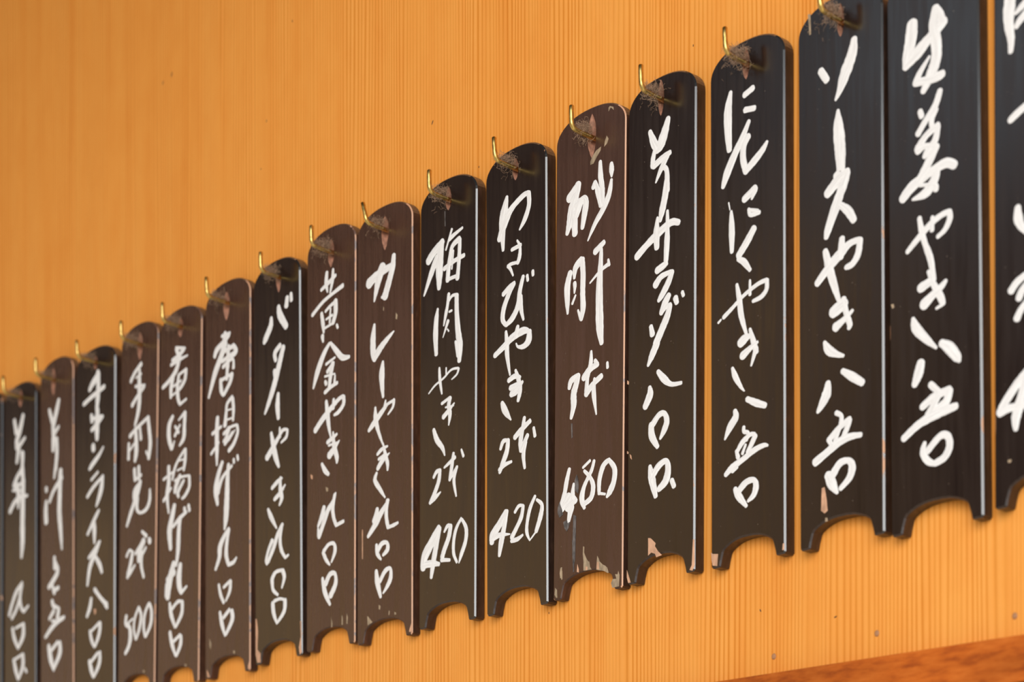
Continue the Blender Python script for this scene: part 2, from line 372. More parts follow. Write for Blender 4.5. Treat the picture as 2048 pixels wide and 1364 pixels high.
        patches=[('t', [117, -28072, 268, -28541, 239, -28806, 119, -28791]), ('t', [1378, -28065, 1497, -28259, 1499, -28794, 1351, -28775]), ('t', [1966, -28056, 2084, -28339, 2042, -28822, 1924, -28762]), ('w', [-2411, -17325, -2181, -17460, -2180, -17732, -2364, -17652]), ('t', [-586, -18571, -285, -18716, -284, -18941, -479, -18950])],
        text='-1156 -4248 133 -254 -3941 170 566 -3635 134|-481 -3180 169 -554 -3863 207 -402 -4577 84|267 -3162 137 194 -3878 186 -72 -4706 94|-2216 -5792 170 -1002 -5190 148 197 -4865 136 1412 -4596 189;646 -5472 127 -99 -5687 132 -623 -5916 126|-1106 -5976 170 -922 -6834 200 -845 -7394 101|571 -5498 238 574 -6304 231 278 -6948 202|-546 -6520 87 202 -6391 97|-24 -5886 92 -125 -6849 122|-815 -7130 95 353 -6984 94|-995 -7628 199 -918 -8026 114|725 -7236 123 829 -7440 123;-166 -8357 143 -840 -8964 240 -1594 -10056 265 -2093 -11122 110|-16 -8348 124 656 -9045 212 1398 -9709 228 2205 -9852 123|-537 -9755 123 509 -9502 89|331 -9847 148 -385 -10330 162|242 -9889 217 -9 -10684 217 -157 -11460 185|-685 -10604 94 512 -10667 65|-638 -10993 147 -532 -11179 159|-681 -11749 162 68 -11509 144 782 -11381 138|513 -10802 99 440 -11413 152;-529 -12440 158 -376 -13301 244 -223 -14232 198 4 -15087 83|-1855 -14257 231 -977 -13625 237 72 -13036 215 963 -12601 165 1479 -12490 139|1553 -12568 193 1525 -13079 179 966 -13495 173 447 -13609 108|369 -12490 137 296 -13084 183;-370 -15416 159 228 -15222 160 748 -15041 103|302 -14834 94 409 -15796 223 753 -16670 220 754 -17073 119|-142 -16406 288 380 -16059 225 1046 -15566 67|-219 -15671 96 824 -15656 76;-1043 -16843 131 -664 -17385 210 -243 -17735 142;612 -19248 97 316 -19777 172 -355 -20377 231 -804 -21110 225 -1376 -22053 195|509 -19363 168 273 -20218 196 394 -20956 178 693 -21563 154|693 -21563 131 1550 -21423 141|-777 -20032 199 -1032 -20620 227 -1484 -21265 134|-1484 -21446 103 -1406 -21957 191;-873 -23264 162 -495 -23864 164 -74 -24272 87|-798 -23185 179 -198 -22787 140 430 -22844 144 550 -23401 197 135 -24098 96;-943 -25130 141 -638 -26185 240 -35 -27126 124|-565 -25565 240 -42 -24969 201 555 -25014 159 632 -25742 226 38 -26507 242'),
    9: dict(kind='brown', x=-1.09416, z=1.99592, w=0.06152, h=0.30231, tilt=-0.00081, hole=[-148, -770, -3137, 393, 77, -1704],
        patches=[('t', [-1909, -28305, -1738, -28416, -1311, -28826, -1852, -28972]), ('t', [-604, -27700, -393, -27817, -463, -28069, -604, -28005]), ('t', [517, -28250, 629, -28309, 587, -28563, 490, -28593]), ('t', [1142, -28424, 1350, -28540, 1322, -28665, 1142, -28640]), ('w', [2789, -29897, 3019, -29414, 3047, -30085, 2748, -30028]), ('w', [-2502, -22142, -2402, -22159, -2400, -24229, -2501, -24213]), ('t', [1305, -7783, 1471, -7997, 1416, -8285, 1264, -8204]), ('t', [-101, -7012, -16, -7147, -58, -7336, -128, -7266])],
        text='-1728 -5003 378 -764 -4644 316 915 -4397 226|1053 -3786 216 915 -4570 292 499 -5499 307 81 -6346 330|-201 -4271 403 -622 -4944 370 -932 -5823 223 -1116 -6388 89|-270 -6325 114 151 -6320 170;-1115 -8050 132 -1256 -8891 274 -1255 -9854 292 -1141 -10362 238|-1113 -10412 257 -478 -9863 273 363 -9369 197 1057 -9018 72;-154 -10863 130 -265 -11603 284 -236 -12480 234 -124 -13289 122;-997 -13866 105 -968 -14589 229 -684 -15522 173 -51 -16784 60|-1720 -15307 153 -1038 -14837 241 -53 -14174 188 366 -13917 122 1061 -13783 102|1061 -13783 157 965 -14220 125 437 -14626 77|157 -13628 94 17 -14102 145;-754 -17166 130 -261 -16916 150 369 -16825 79|-121 -16526 64 90 -17247 165 370 -17997 171 370 -18474 98|-725 -18176 170 -190 -17713 209 578 -17344 58|-612 -17543 118 90 -17334 107;-851 -18475 131 -1035 -18947 194 -470 -19664 172 92 -20333 75;483 -20586 117 93 -20950 182 -468 -21460 251 -1032 -22060 263 -1814 -22734 143|372 -20609 186 233 -21236 184 261 -21849 188 443 -22470 168|485 -22477 122 1068 -22422 133 1510 -22342 107|-779 -21012 188 -891 -21385 228 -1174 -21773 195;-861 -23505 149 -748 -24117 185 -353 -24573 86|-776 -23938 229 -256 -23500 185 304 -23523 145 375 -23995 210 -115 -24306 120;-888 -25318 164 -746 -26126 266 -393 -27181 130|-464 -26081 172 96 -25470 189 682 -25370 138 724 -26001 212 377 -26512 185 -112 -26961 76'),
    10: dict(kind='black', x=-1.02422, z=1.99373, w=0.05881, h=0.29858, tilt=-0.00553, hole=[-156, -608, -2182, 286, 56, -1472],
        patches=[('s', [-356, -2140, -252, -2169, -246, -3175, -324, -3153])],
        text='-2024 -5047 297 -1470 -4604 295 -554 -4137 248|-619 -4161 246 -836 -5110 404 -869 -6360 331 -904 -7149 186|-1139 -5029 248 -1727 -5969 249 -2477 -7256 84|1510 -3763 95 484 -4045 153 201 -4217 109|417 -3568 110 -185 -4764 83|1194 -4405 204 488 -4712 185 234 -5478 204 82 -6190 215 8 -6839 213|1258 -4464 169 1224 -5160 183 1139 -6134 184 1016 -6974 199|-348 -5993 177 623 -5748 160 1673 -5629 153|593 -5032 80 432 -6198 80|47 -6807 136 1079 -6799 117;-1027 -8538 109 -1181 -9257 229 -1241 -10337 250 -1168 -11532 169|117 -7819 148 -9 -8539 149 -200 -9161 150 -392 -9784 68|-9 -8372 112 442 -8026 109 893 -8032 107|945 -8111 205 964 -9197 215 1099 -10476 271 1297 -11519 290 1239 -12502 195|846 -11164 107 1108 -12140 166|189 -9006 84 447 -8986 84|62 -9601 149 -453 -10566 48|0 -10130 58 131 -10286 67;-834 -12550 103 -764 -13388 151 -563 -14313 80|-1947 -14014 53 -1288 -13609 78 -373 -13307 76 404 -12937 80 1113 -12972 86|1177 -13028 106 987 -13359 85 473 -13578 49|-116 -12695 72 -113 -13197 85;-559 -14985 112 285 -14747 112|311 -14794 161 158 -15263 182 291 -15875 181 166 -16559 67|-384 -15919 185 160 -15597 163 740 -15219 58|-166 -15320 69 676 -15372 56;-1404 -16584 149 -1071 -17307 222 -477 -17970 167 -239 -18519 57;-1386 -19773 128 -1124 -19485 151 -797 -19395 120|-731 -19432 161 -858 -20123 189 -1249 -20809 184 -1668 -21325 155|-1774 -21433 131 -1181 -21158 164 -657 -20898 55;-274 -19325 85 309 -19084 139 824 -18850 140|668 -18570 133 505 -19372 173 290 -20250 133|290 -20233 122 1021 -19553 134|1059 -19518 106 729 -20331 156 967 -21456 80|1489 -18480 89 1696 -18934 122;-841 -23252 217 -1495 -24054 349 -2286 -24943 365 -2482 -25719 286|-2349 -25527 266 -1486 -25574 230 -801 -25721 140|-735 -23337 188 -1032 -24213 228 -1355 -25341 256 -1613 -26483 148;-250 -23627 98 73 -23304 141 397 -23291 79|397 -23358 186 207 -24078 211 -244 -24842 209 -463 -25311 211|-540 -25484 149 319 -25616 116;1489 -23042 111 979 -23621 142 726 -24412 151 731 -25246 141 1056 -25863 111|1592 -23142 117 2003 -23791 168 1944 -24609 182 1502 -25450 168 1275 -25955 52'),
    11: dict(kind='black', x=-0.95705, z=1.99352, w=0.05861, h=0.29880, tilt=0.00384, hole=[-26, -730, -2180, 288, 19, -1422],
        patches=[],
        text='-820 -3025 141 -1067 -3860 359 -1253 -4699 334 -1198 -6339 133|-1561 -5546 221 -947 -4463 351 -279 -3849 222 682 -3410 199 1218 -3330 152|1277 -3388 200 1298 -4155 199 915 -4924 202 412 -5461 86;-350 -6559 128 491 -6489 146|170 -6116 85 431 -6552 123 393 -7185 175 212 -7538 165|248 -7531 107 -414 -7463 122 -716 -7525 127|-716 -7517 139 -475 -7785 123 -236 -8254 75;-1185 -9216 176 -540 -8900 181 -117 -8770 142|-153 -8801 172 -663 -9353 201 -1127 -10123 218 -1252 -10822 199 -973 -11257 145|-913 -11273 162 -306 -10981 224 237 -10314 227 421 -9396 201 722 -8593 164|479 -9814 199 535 -10632 181 747 -11345 97|1115 -8635 134 1173 -8938 123|1648 -8491 137 1670 -8729 126;-939 -11728 129 -857 -12461 202 -823 -13279 198 -562 -14595 80|-2020 -12992 191 -1161 -12630 224 -311 -12231 250 649 -12067 255 1125 -12145 179|1302 -12269 220 1217 -12809 282 765 -13059 194 227 -12968 100 48 -12723 65|196 -11672 157 50 -12200 251;-684 -14931 173 -80 -14788 188 399 -14980 131|-19 -14440 115 279 -15153 197 396 -15823 205 214 -16426 137|-446 -15875 204 37 -15742 277 637 -15316 112|-505 -15457 195 278 -15394 185;-1334 -16243 155 -1056 -16791 263 -476 -17525 56;-1492 -19183 137 -1246 -18771 166 -820 -18754 112|-760 -18791 174 -883 -19453 213 -1251 -20109 212 -1583 -20693 137|-1619 -20523 141 -1069 -20307 142 -438 -20231 98;-95 -18728 194 506 -18371 200 1339 -17989 164|806 -17673 148 625 -18397 173 443 -19082 207 477 -19691 177|501 -19672 205 1099 -18858 168|919 -19261 160 714 -20021 180 830 -20886 115|1692 -18512 122 1807 -19031 144;-1020 -23356 179 -1571 -24028 282 -2249 -24642 304 -2374 -25111 227|-2435 -24937 203 -1697 -24779 178 -601 -24887 49|-898 -23354 162 -1145 -24266 212 -1454 -25268 238 -1640 -26090 138;-114 -23545 125 248 -23225 127 666 -23261 89|666 -23318 147 484 -23991 182 2 -24630 177 -421 -25121 188|-458 -25357 135 120 -25335 152 623 -25156 86;1793 -22887 118 1318 -23581 157 1054 -24414 146 1016 -25048 148 1286 -25615 62|1968 -23143 102 2435 -23548 151 2315 -24241 204 1902 -25122 168|1843 -25192 75 1310 -25595 54'),
    12: dict(kind='brown', x=-0.88849, z=1.99633, w=0.06142, h=0.30083, tilt=-0.01052, hole=[-4, -415, -3140, 356, 144, -1880],
        patches=[('t', [-381, -27049, -269, -27105, -293, -27451, -208, -27619, -94, -27829, 75, -28048, 187, -28104, 246, -28422, 387, -28597, 137, -28591, -141, -28597, -337, -28569, -343, -28025, -404, -27550]), ('t', [876, -27821, 1015, -28034, 1072, -28196, 1349, -28430, 1569, -28539, 1761, -28682, 1874, -29005, 1820, -29035, 1463, -28849, 1078, -28755, 802, -28676, 826, -28314]), ('w', [852, -28202, 1018, -28227, 1050, -28693, 829, -28642]), ('w', [-172, -28321, 23, -28389, 25, -28583, -142, -28578]), ('t', [2713, -29012, 2824, -29294, 2777, -29973, 2210, -29989, 2098, -29687, 2231, -29457, 2556, -29484, 2445, -29183, 2662, -29233]), ('w', [-875, -28082, -748, -28431, -746, -28626, -926, -28561]), ('t', [-2350, -28080, -2233, -28333, -2228, -28843, -2302, -28872, -2432, -28461]), ('t', [-2883, -29282, -2709, -29444, -2675, -29940, -2790, -29925, -2919, -29730]), ('t', [1440, -2155, 1599, -2392, 1490, -2641, 1222, -2780, 1286, -2454]), ('t', [952, -2683, 909, -2906, 596, -3191, 282, -3540, 32, -3542, 30, -3339, 187, -3069, 547, -2797]), ('t', [1690, -429, 2003, -576, 2028, -771, 1780, -536, 1581, -724, 1579, -504]), ('s', [-1354, -26509, -1213, -26531, -1164, -28488, -1253, -28553]), ('s', [-1269, -24947, -1019, -25066, -1081, -27783, -1255, -28381, -1334, -27355]), ('s', [-1533, -19204, -1419, -19227, -1388, -20091, -1478, -20151]), ('s', [-2174, -25267, -1924, -25191, -1559, -25368, -1691, -25698, -1848, -25907, -2056, -25678]), ('s', [-2677, -24281, -2531, -23952, -2297, -24424, -2213, -24790, -2532, -24934, -2697, -24592]), ('s', [-1178, -22858, -990, -22503, -875, -22757, -814, -23234, -865, -23692, -1092, -23497]), ('t', [-2396, -28097, -2259, -28078, -2275, -28703, -2401, -28764, -2461, -28441])],
        text='-1851 -5094 295 -1067 -4500 282|-1067 -4461 287 -1230 -5036 289 -1561 -5721 337 -1723 -6456 330 -2022 -7234 157|-1386 -6237 312 -1318 -7424 245|-1223 -5660 200 -553 -5423 183 -348 -5751 252 -486 -6487 246 -646 -7218 176|-887 -5600 331 -1217 -6284 277|890 -3605 141 933 -4500 222 1107 -5394 201 1114 -6086 197|299 -5009 178 461 -4670 95 666 -5268 206 984 -6280 197|1855 -4005 160 1881 -4394 215 1885 -4777 87|1866 -5000 126 1657 -5857 222 1120 -6624 219 467 -7289 185 -156 -8163 59;-1723 -9765 215 -1964 -10563 270 -1953 -11581 204 -1924 -12253 90|-1345 -10173 117 -1239 -9577 238 -737 -9202 232|-647 -9225 229 -559 -10139 222 -580 -11297 224 -537 -12238 228 -698 -12897 152|-985 -12284 87 -755 -12806 136|-1308 -10509 153 -1283 -10733 148 -1324 -11112 70|-1220 -11294 83 -1498 -11732 107|507 -9033 216 1250 -8653 184|1035 -9010 134 989 -9843 201 894 -11278 277 910 -12819 328 978 -13987 310 1118 -14788 167|61 -10838 63 939 -10329 111 1702 -10066 144|1645 -9822 101 1724 -10148 121;-1727 -16947 154 -1561 -16553 210 -1055 -16351 175|-942 -16352 211 -1106 -16845 247 -1325 -17422 268 -1318 -18125 244 -1536 -18860 129;-435 -16602 225 117 -16180 223 779 -16018 171|556 -15753 147 779 -15979 122|217 -15106 101 170 -15883 184 -100 -16674 162 -180 -17508 193|-201 -17659 205 350 -17196 196 1117 -16822 187|512 -16845 101 466 -17722 195 701 -19080 63|1635 -16116 107 1659 -16404 118;-1673 -22051 152 -1893 -22731 188 -2079 -23481 188 -2390 -24329 247|-1711 -23779 327 -2332 -24378 285|-1266 -23037 104 -1349 -23764 207 -1086 -24121 192|-1086 -24043 187 -1818 -24426 272|-1478 -24444 279 -1696 -25267 152;-433 -22154 98 177 -21840 98|532 -21930 126 295 -22503 147 -309 -23323 160 -524 -24062 224 -294 -24682 132|-318 -22392 109 188 -22870 144 471 -23461 185 312 -24128 200 -241 -24420 166;995 -24015 133 1019 -23173 192 1340 -22387 198 1828 -22094 138|1828 -22094 139 2323 -22720 189 2277 -23475 212 1957 -24029 230 1688 -24327 107|973 -23996 97 1523 -24145 82'),
    13: dict(kind='black', x=-0.82676, z=1.99516, w=0.05576, h=0.29948, tilt=-0.00477, hole=[-136, -237, -2385, 248, -48, -1398],
        patches=[('w', [-991, -27402, -783, -27436, -366, -27803, -417, -27981, -157, -28321, 154, -28594, -310, -28655, -415, -28430, -727, -28306, -986, -28452]), ('w', [-2787, -29042, -2637, -29368, -2453, -29849, -2666, -29856, -2785, -29497]), ('w', [2682, -28075, 2791, -28092, 2818, -29597, 2640, -29900, 2411, -29828, 2589, -29562]), ('w', [-2800, -21825, -2651, -21930, -2703, -22033, -2800, -21977]), ('w', [-2565, -22060, -2437, -22161, -2383, -22436, -2521, -22295]), ('w', [-2799, -17544, -2650, -17653, -2670, -17838, -2798, -17772])],
        text='-951 -3071 158 -636 -3805 267 -323 -4386 209|543 -2762 199 290 -3424 322 -66 -4130 335 -322 -4424 166|-530 -4285 166 -683 -4761 186 -712 -5201 191;-629 -5226 201 92 -4960 210 706 -4813 163|502 -4973 164 -8 -5562 188 -448 -6250 67|198 -5512 155 455 -5849 182 492 -7002 213|458 -6399 213 329 -7252 259 87 -8074 251 -75 -8623 142;-2017 -10263 243 -1128 -9752 237 -93 -9289 260 828 -8988 227 1437 -9159 178|-303 -8410 106 -382 -9283 261 -347 -10151 215|518 -8234 112 523 -9237 175 476 -10263 229 409 -11209 177;-309 -11540 235 226 -11383 213 482 -11340 128|-440 -12364 248 23 -12000 194 842 -11902 133|923 -11938 173 589 -12518 237 131 -13069 223 -177 -13363 137;644 -13273 202 339 -13642 248 33 -14160 174|54 -14166 131 443 -13890 142 800 -13816 112|749 -13892 194 548 -14436 249 141 -15079 270 -371 -15851 270|-319 -15893 271 -731 -16544 239 -1041 -17035 109|1205 -13563 199 1308 -13847 180|1760 -13357 125 1842 -13576 125|-812 -14775 163 -685 -15254 211;-208 -17597 150 258 -18111 235 873 -18581 149 1685 -18686 118|-899 -18392 144 -876 -18832 272 -1270 -19460 227;-763 -20652 215 -708 -21336 258 -238 -22065 154|-711 -20737 215 -144 -20220 197 319 -20205 169 526 -20694 215 324 -21172 223 -13 -21625 95;-855 -23141 148 -696 -23882 293 -380 -24986 174|-696 -23807 235 -129 -23241 220 486 -23061 180 642 -23610 237 441 -24241 269 -123 -24622 192|952 -24298 170 1126 -24663 179'),
    14: dict(kind='black', x=-0.76010, z=1.99314, w=0.05615, h=0.29839, tilt=0.00259, hole=[-129, -464, -2293, 265, -18, -1390],
        patches=[('w', [-2762, -28881, -2645, -28987, -2227, -29056, -2296, -29740, -2647, -29670, -2744, -29320]), ('w', [2639, -29283, 2730, -29263, 2729, -29613, 2601, -29641])],
        text='-1193 -2652 132 -1387 -3596 287 -1390 -4749 275 -1297 -5932 196|-127 -3154 188 486 -2968 187|-82 -4027 180 605 -4147 165;181 -4770 145 -294 -5532 217 -867 -6283 260 -1445 -7183 287 -1784 -7910 157|131 -5611 216 -201 -6063 214 -250 -6763 220 -62 -7464 215|-62 -7536 220 644 -7113 240 1205 -6720 207 1531 -6363 110;-1353 -8970 53 -1258 -9394 44|-1163 -9530 104 -1118 -10623 229 -1121 -11845 144|-161 -9108 220 640 -8741 237|640 -8847 183 404 -9240 91|168 -9776 107 308 -10138 132 964 -10187 129|262 -9839 100 824 -10075 133;541 -10989 225 -26 -11648 259 -596 -12205 224|-644 -12407 134 -218 -12668 202 253 -13260 128;-743 -13852 116 -555 -14726 189 -415 -15693 198 -39 -16825 111|-2163 -15670 85 -1969 -15553 66|-1755 -15462 139 -1081 -15093 130 -223 -14598 117 813 -14229 134 1465 -14154 126|1511 -14187 150 1482 -14689 158 1091 -15011 149 483 -15102 112|251 -13866 85 249 -14664 113;-467 -17256 279 -135 -17087 267 243 -17001 143|244 -16645 110 477 -17344 191 710 -18040 178|691 -17851 188 333 -18726 79|-326 -18035 247 241 -17742 185 805 -17509 95;-1090 -18572 118 -853 -19130 195 -426 -19801 108 -190 -20070 44;27 -20582 164 702 -20946 210 1354 -21231 175|-905 -21058 148 -859 -21427 240 -1291 -21910 237 -1677 -22514 80;-242 -22132 121 -224 -22386 128 88 -22523 121 -55 -22886 138|-721 -23394 135 -339 -22970 176 229 -22660 132 557 -22693 129|604 -22809 185 321 -23249 165 38 -23619 135|-103 -23162 89 -341 -23614 108|-797 -23378 114 -674 -23762 158|-1615 -24583 155 -1105 -24251 209 -342 -23972 177 602 -23591 172 1255 -23476 142 1551 -23537 76|-1106 -24502 108 -723 -24326 86;-898 -25548 163 -632 -25993 243 -65 -26670 115|-631 -25706 208 -61 -25313 200 504 -25293 158 671 -25667 215 501 -26133 200 77 -26410 98'),
    15: dict(kind='black', x=-0.69314, z=1.99417, w=0.05840, h=0.29991, tilt=0.00531, hole=[-24, -573, -2376, 242, 109, -1525],
        patches=[('w', [-1328, -26788, -1132, -26749, -990, -27466, -925, -28091, -1140, -28205, -1384, -28007]), ('t', [-1093, -28444, -947, -28470, -918, -28667, -1104, -28672]), ('t', [-2173, -337, -1986, -365, -1950, -1517, -2075, -1512])],
        text='-1279 -3783 208 -871 -4409 220|1031 -2873 223 877 -3615 340 420 -4494 378 62 -5252 224 -244 -5710 90;-95 -6362 111 -79 -7130 323 -3 -7957 383 64 -8780 357 90 -9590 300;-267 -9881 194 -63 -9783 204|-832 -10674 277 -65 -10144 311 542 -9891 224|492 -9955 262 237 -10517 318 -70 -11145 275|115 -10766 271 -275 -11564 324 -765 -12567 272 -943 -13053 167|14 -11536 160 587 -12048 257 965 -12651 212;-1015 -13799 186 -824 -14466 257 -585 -15296 254 -299 -16137 208 -62 -16810 121|-1582 -15411 213 -874 -14835 260 0 -14236 294 673 -13855 203 1337 -13817 156|1384 -13868 208 1239 -14582 214 857 -15006 203 427 -15077 150|149 -13440 196 97 -14035 246 47 -14402 223;-499 -17307 313 81 -17075 362 369 -16998 220|227 -16771 200 414 -17542 184 650 -18209 188 601 -18424 139|-310 -18157 271 269 -17884 179 844 -17539 105;-1090 -18804 123 -801 -19296 270 -221 -19666 172 211 -19847 94;158 -20671 163 825 -21131 252 1485 -21602 208|-859 -21098 191 -959 -21649 318 -1304 -22185 245 -1580 -22508 122;-287 -22855 147 49 -23096 136 28 -23548 170|-778 -24216 183 -147 -23739 178 622 -23373 159|622 -23449 170 429 -23862 181 187 -24267 161|-70 -23756 121 -391 -24374 142|-827 -24206 165 -586 -24600 116|-1762 -25257 251 -928 -24874 228 -151 -24500 241 617 -24357 200 1376 -24405 145;-886 -26146 256 -597 -26700 314 -262 -27222 115|-546 -26175 246 -61 -25661 219 515 -25625 174 780 -25982 242 605 -26553 226 -20 -27040 152'),
    16: dict(kind='black', x=-0.63217, z=1.99153, w=0.05825, h=0.29991, tilt=0.01133, hole=[0, -550, -2100, 240, 0, -1400],
        patches=[('t', [-2773, -17579, -2600, -17590, -2541, -17782, -2689, -17827])],
        text='-1232 -3151 354 -1326 -3921 384 -1549 -4751 322 -1684 -5264 207|-1684 -5264 208 -868 -4752 345 -103 -4230 275 402 -3931 316 778 -3726 269|332 -2798 141 494 -3205 243 697 -3626 205|248 -2836 215 154 -3770 329 308 -4865 325 259 -5540 336 -41 -6195 327 -554 -6919 188|-156 -5252 85 -796 -5928 189 -1013 -6340 235|-886 -6350 213 -44 -6471 234 457 -6474 247 665 -6444 218;489 -7280 183 190 -7938 209 -403 -8500 186 -917 -9060 187|-777 -7922 166 -678 -8199 177|271 -8173 130 -26 -8558 182 -31 -8972 147|345 -9028 192 -413 -9331 202 -926 -9859 256|344 -9097 178 170 -9731 208 -253 -10078 207 -509 -10377 162|-926 -9929 238 -418 -9850 142 249 -10068 148|249 -10103 207 -90 -10547 254 -517 -11105 255 -860 -11512 232|1351 -11423 235 819 -11150 267 -99 -11307 244 -1286 -11700 304 -1934 -12165 273|277 -11356 204 62 -11842 276 -446 -12308 276 -1295 -12410 78|-821 -11810 101 143 -12075 111 182 -12330 178;-882 -13521 139 -762 -14148 188 -560 -14903 170 -233 -15761 198 -74 -16499 165 4 -17005 159|-1666 -15073 143 -979 -14573 186 -130 -14023 181 540 -13774 168 996 -13739 157|1020 -13746 163 1033 -14128 185 738 -14591 156 279 -14836 128|-59 -13732 126 -84 -14383 148;-342 -16493 110 1 -17281 179 409 -18014 214 554 -18398 177|529 -18460 98 153 -18553 86|-840 -17225 262 -290 -17063 221|-639 -18148 310 -5 -17764 213 498 -17487 180 749 -17280 122;-1349 -18727 134 -1159 -19265 282 -533 -19982 217 113 -20617 82;450 -20450 207 929 -20811 306 1401 -21409 257 1542 -21644 122|-878 -21170 259 -1032 -21701 303 -1285 -22210 200;-254 -22455 195 180 -22880 175|-805 -23500 202 -66 -23145 229 904 -22970 197|903 -23050 244 705 -23565 252 121 -23833 213|275 -23063 205 -71 -23547 206 -418 -24034 258|-2014 -24901 205 -1062 -24376 226 -77 -24111 267 700 -24005 237 1296 -23941 205;-680 -25433 128 -803 -25893 188 -494 -26404 199 -57 -26656 134|-488 -25879 198 299 -25282 194 781 -25387 205 890 -25931 223 576 -26426 220 -8 -26626 182'),
    17: dict(kind='black', x=-0.56523, z=1.99451, w=0.05700, h=0.29991, tilt=0.00264, hole=[0, -550, -2100, 240, 0, -1400],
        patches=[('t', [-2041, -27630, -1813, -27636, -1859, -27783, -2023, -27774])],
        text='-1822 -4206 345 -1918 -5039 339 -1904 -5712 272 -1789 -6421 209 -1814 -7013 150|-1513 -5188 108 -1241 -5021 171 -815 -4780 213|-1476 -5867 155 -1242 -5619 196 -663 -5234 215;-1838 -10476 187 -1448 -10271 205 -906 -10051 196 -369 -9965 169;-1422 -15026 190 -1385 -15602 267 -1115 -16145 188 -616 -16619 136;-1822 -19113 210 -1471 -18772 204 -929 -18519 178|-1357 -19601 210 -1162 -19253 209 -699 -18911 184|-1476 -20601 210 -1242 -20228 188 -855 -19864 186;-852 -23308 190 -1576 -23994 240 -2400 -24901 218|-2492 -25115 252 -1851 -25021 202 -857 -25085 176|-988 -23509 141 -1261 -24686 260 -1535 -25556 282 -1564 -26172 137'),
}

# ------------------------------------------------------------------ the setting
wall = tag(box('wall_right', -3.4, 1.2, 0.0, 0.03, 1.0, 3.2, M['wall']), kind='structure',
           label='orange straight-grained wooden wall panel behind the hanging boards')
rail = tag(box('trim_1', -3.4, 1.2, -0.006, 0.0, 1.6058, 1.6293, M['trim']), kind='structure',
           label='red-brown horizontal wooden rail under the boards')
low = tag(box('trim_2', -3.4, 1.2, -0.003, 0.0, 1.10, 1.6058, M['dark']), kind='structure',  # lower wall lies in shade; the shade is put into its brown
          label='dark stained strip below the red-brown rail')

# unseen surroundings, added for their reflection in the lacquer and the light they shape
tag(box('ground', -16, 10, -16, 0.03, -0.05, 0.0, M['paving']), kind='structure', label='pale paving in front of the wall')
tag(box('eave', -6, 4, -0.9, 0.03, 2.62, 2.68, M['dark']), kind='structure', label='dark eave board above the wall')  # out of view, added to shade the upper wall
tag(box('facade_opposite', -22, -7.7, -8.5, -7.5, 0.0, 7.6, M['facade']), kind='structure', label='dark building across the way')  # out of view, added as the dark part of the lacquer reflections
tag(box('facade_wing', -7.7, -2.6, -8.5, -7.5, 0.0, 5.5, M['facade']), kind='structure', label='lower wing of the dark building across the way')  # added lower, so sky mirrors in the right-hand boards


def added_hedge():  # unseen foliage, added for the warm olive tone mirrored in the lacquer
    rnd = random.Random(3)
    v, f = [], []
    nx, nz = 60, 26
    for i in range(nx):
        for k in range(nz):
            x = -12.5 + 8.1 * i / (nx - 1)
            top = 4.1 + 0.25 * math.sin(i * 0.7) + rnd.uniform(-0.12, 0.12)
            q = k / (nz - 1)
            v.append((x + rnd.uniform(-0.05, 0.05), -5.0 + 0.45 * math.sqrt(max(0, 1 - (2 * q - 1) ** 4)) + rnd.uniform(-0.12, 0.12), top * q))
    for i in range(nx - 1):
        for k in range(nz - 1):
            a = i * nz + k
            f.append((a, a + nz, a + nz + 1, a + 1))
    o = mesh_obj('hedge', v, f, M['leaves'], None, True)
    tag(o, 'tall clipped yellow-green hedge across the way, facing the wall', kind='structure')


added_hedge()


def nail(x, z):
    v, f = [], []
    seg = 14
    prof = [(0.0, 0.0004), (0.0008, 0.0008), (0.0013, 0.0006), (0.0016, 0.0)]
    v.append((0, -prof[0][1], 0))
    for r, h in prof[1:]:
        for k in range(seg):
            w = 2 * PI * k / seg
            v.append((r * math.cos(w) * 0.95, -h, r * math.sin(w) * 1.15))
    for k in range(seg):
        k2 = (k + 1) % seg
        f.append((0, 1 + k, 1 + k2))
        for j in range(2):
            a = 1 + j * seg
            f.append((a + k, a + seg + k, a + seg + k2, a + k2))
    o = mesh_obj('nail', v, f, M['nail'], None, True)
    o.location = (x, 0.0, z)
    return o


for (x, z, lab) in ((-0.7469, 1.6398, 'small nail head in the wall below the garlic board, leftmost of three above the rail'),
                    (-0.6740, 1.6433, 'small nail head in the wall, middle one of three above the red-brown rail'),
                    (-0.5866, 1.6406, 'small dark nail head in the wall, rightmost of three above the rail')):
    tag(nail(x, z), lab, 'nail', 'nail heads above the rail')

for (x, z, l, a) in ((-0.757, 1.6674, 2.0, 0.5), (-0.7025, 1.6562, 2.2, -1.2), (-0.9346, 1.6909, 1.6, 0.0),
                     (-1.3793, 2.1864, 4.5, -0.35), (-1.3924, 2.184, 3.5, -0.35), (-1.2139, 2.1698, 2.0, 0),
                     (-1.2473, 2.1063, 2.2, -0.3), (-1.2545, 2.0723, 1.6, -1.0), (-1.0511, 2.0419, 3.4, -0.5),
                     (-1.0028, 1.9968, 1.6, 0), (-0.8093, 2.0095, 1.6, 0)):
    v = [(0, -0.0004, 0)]
    for k in range(8):
        w = 2 * PI * k / 8
        px, pz = 0.00042 * (0.6 + 0.2 * l) * math.cos(w), 0.0005 * l * math.sin(w)
        v.append((px * math.cos(a) - pz * math.sin(a), -0.00005, px * math.sin(a) + pz * math.cos(a)))
    o = mesh_obj('speck', v, [(0, 1 + k, 1 + (k + 1) % 8) for k in range(8)], M['speck'], wall)
    o.location = (x, 0, z)


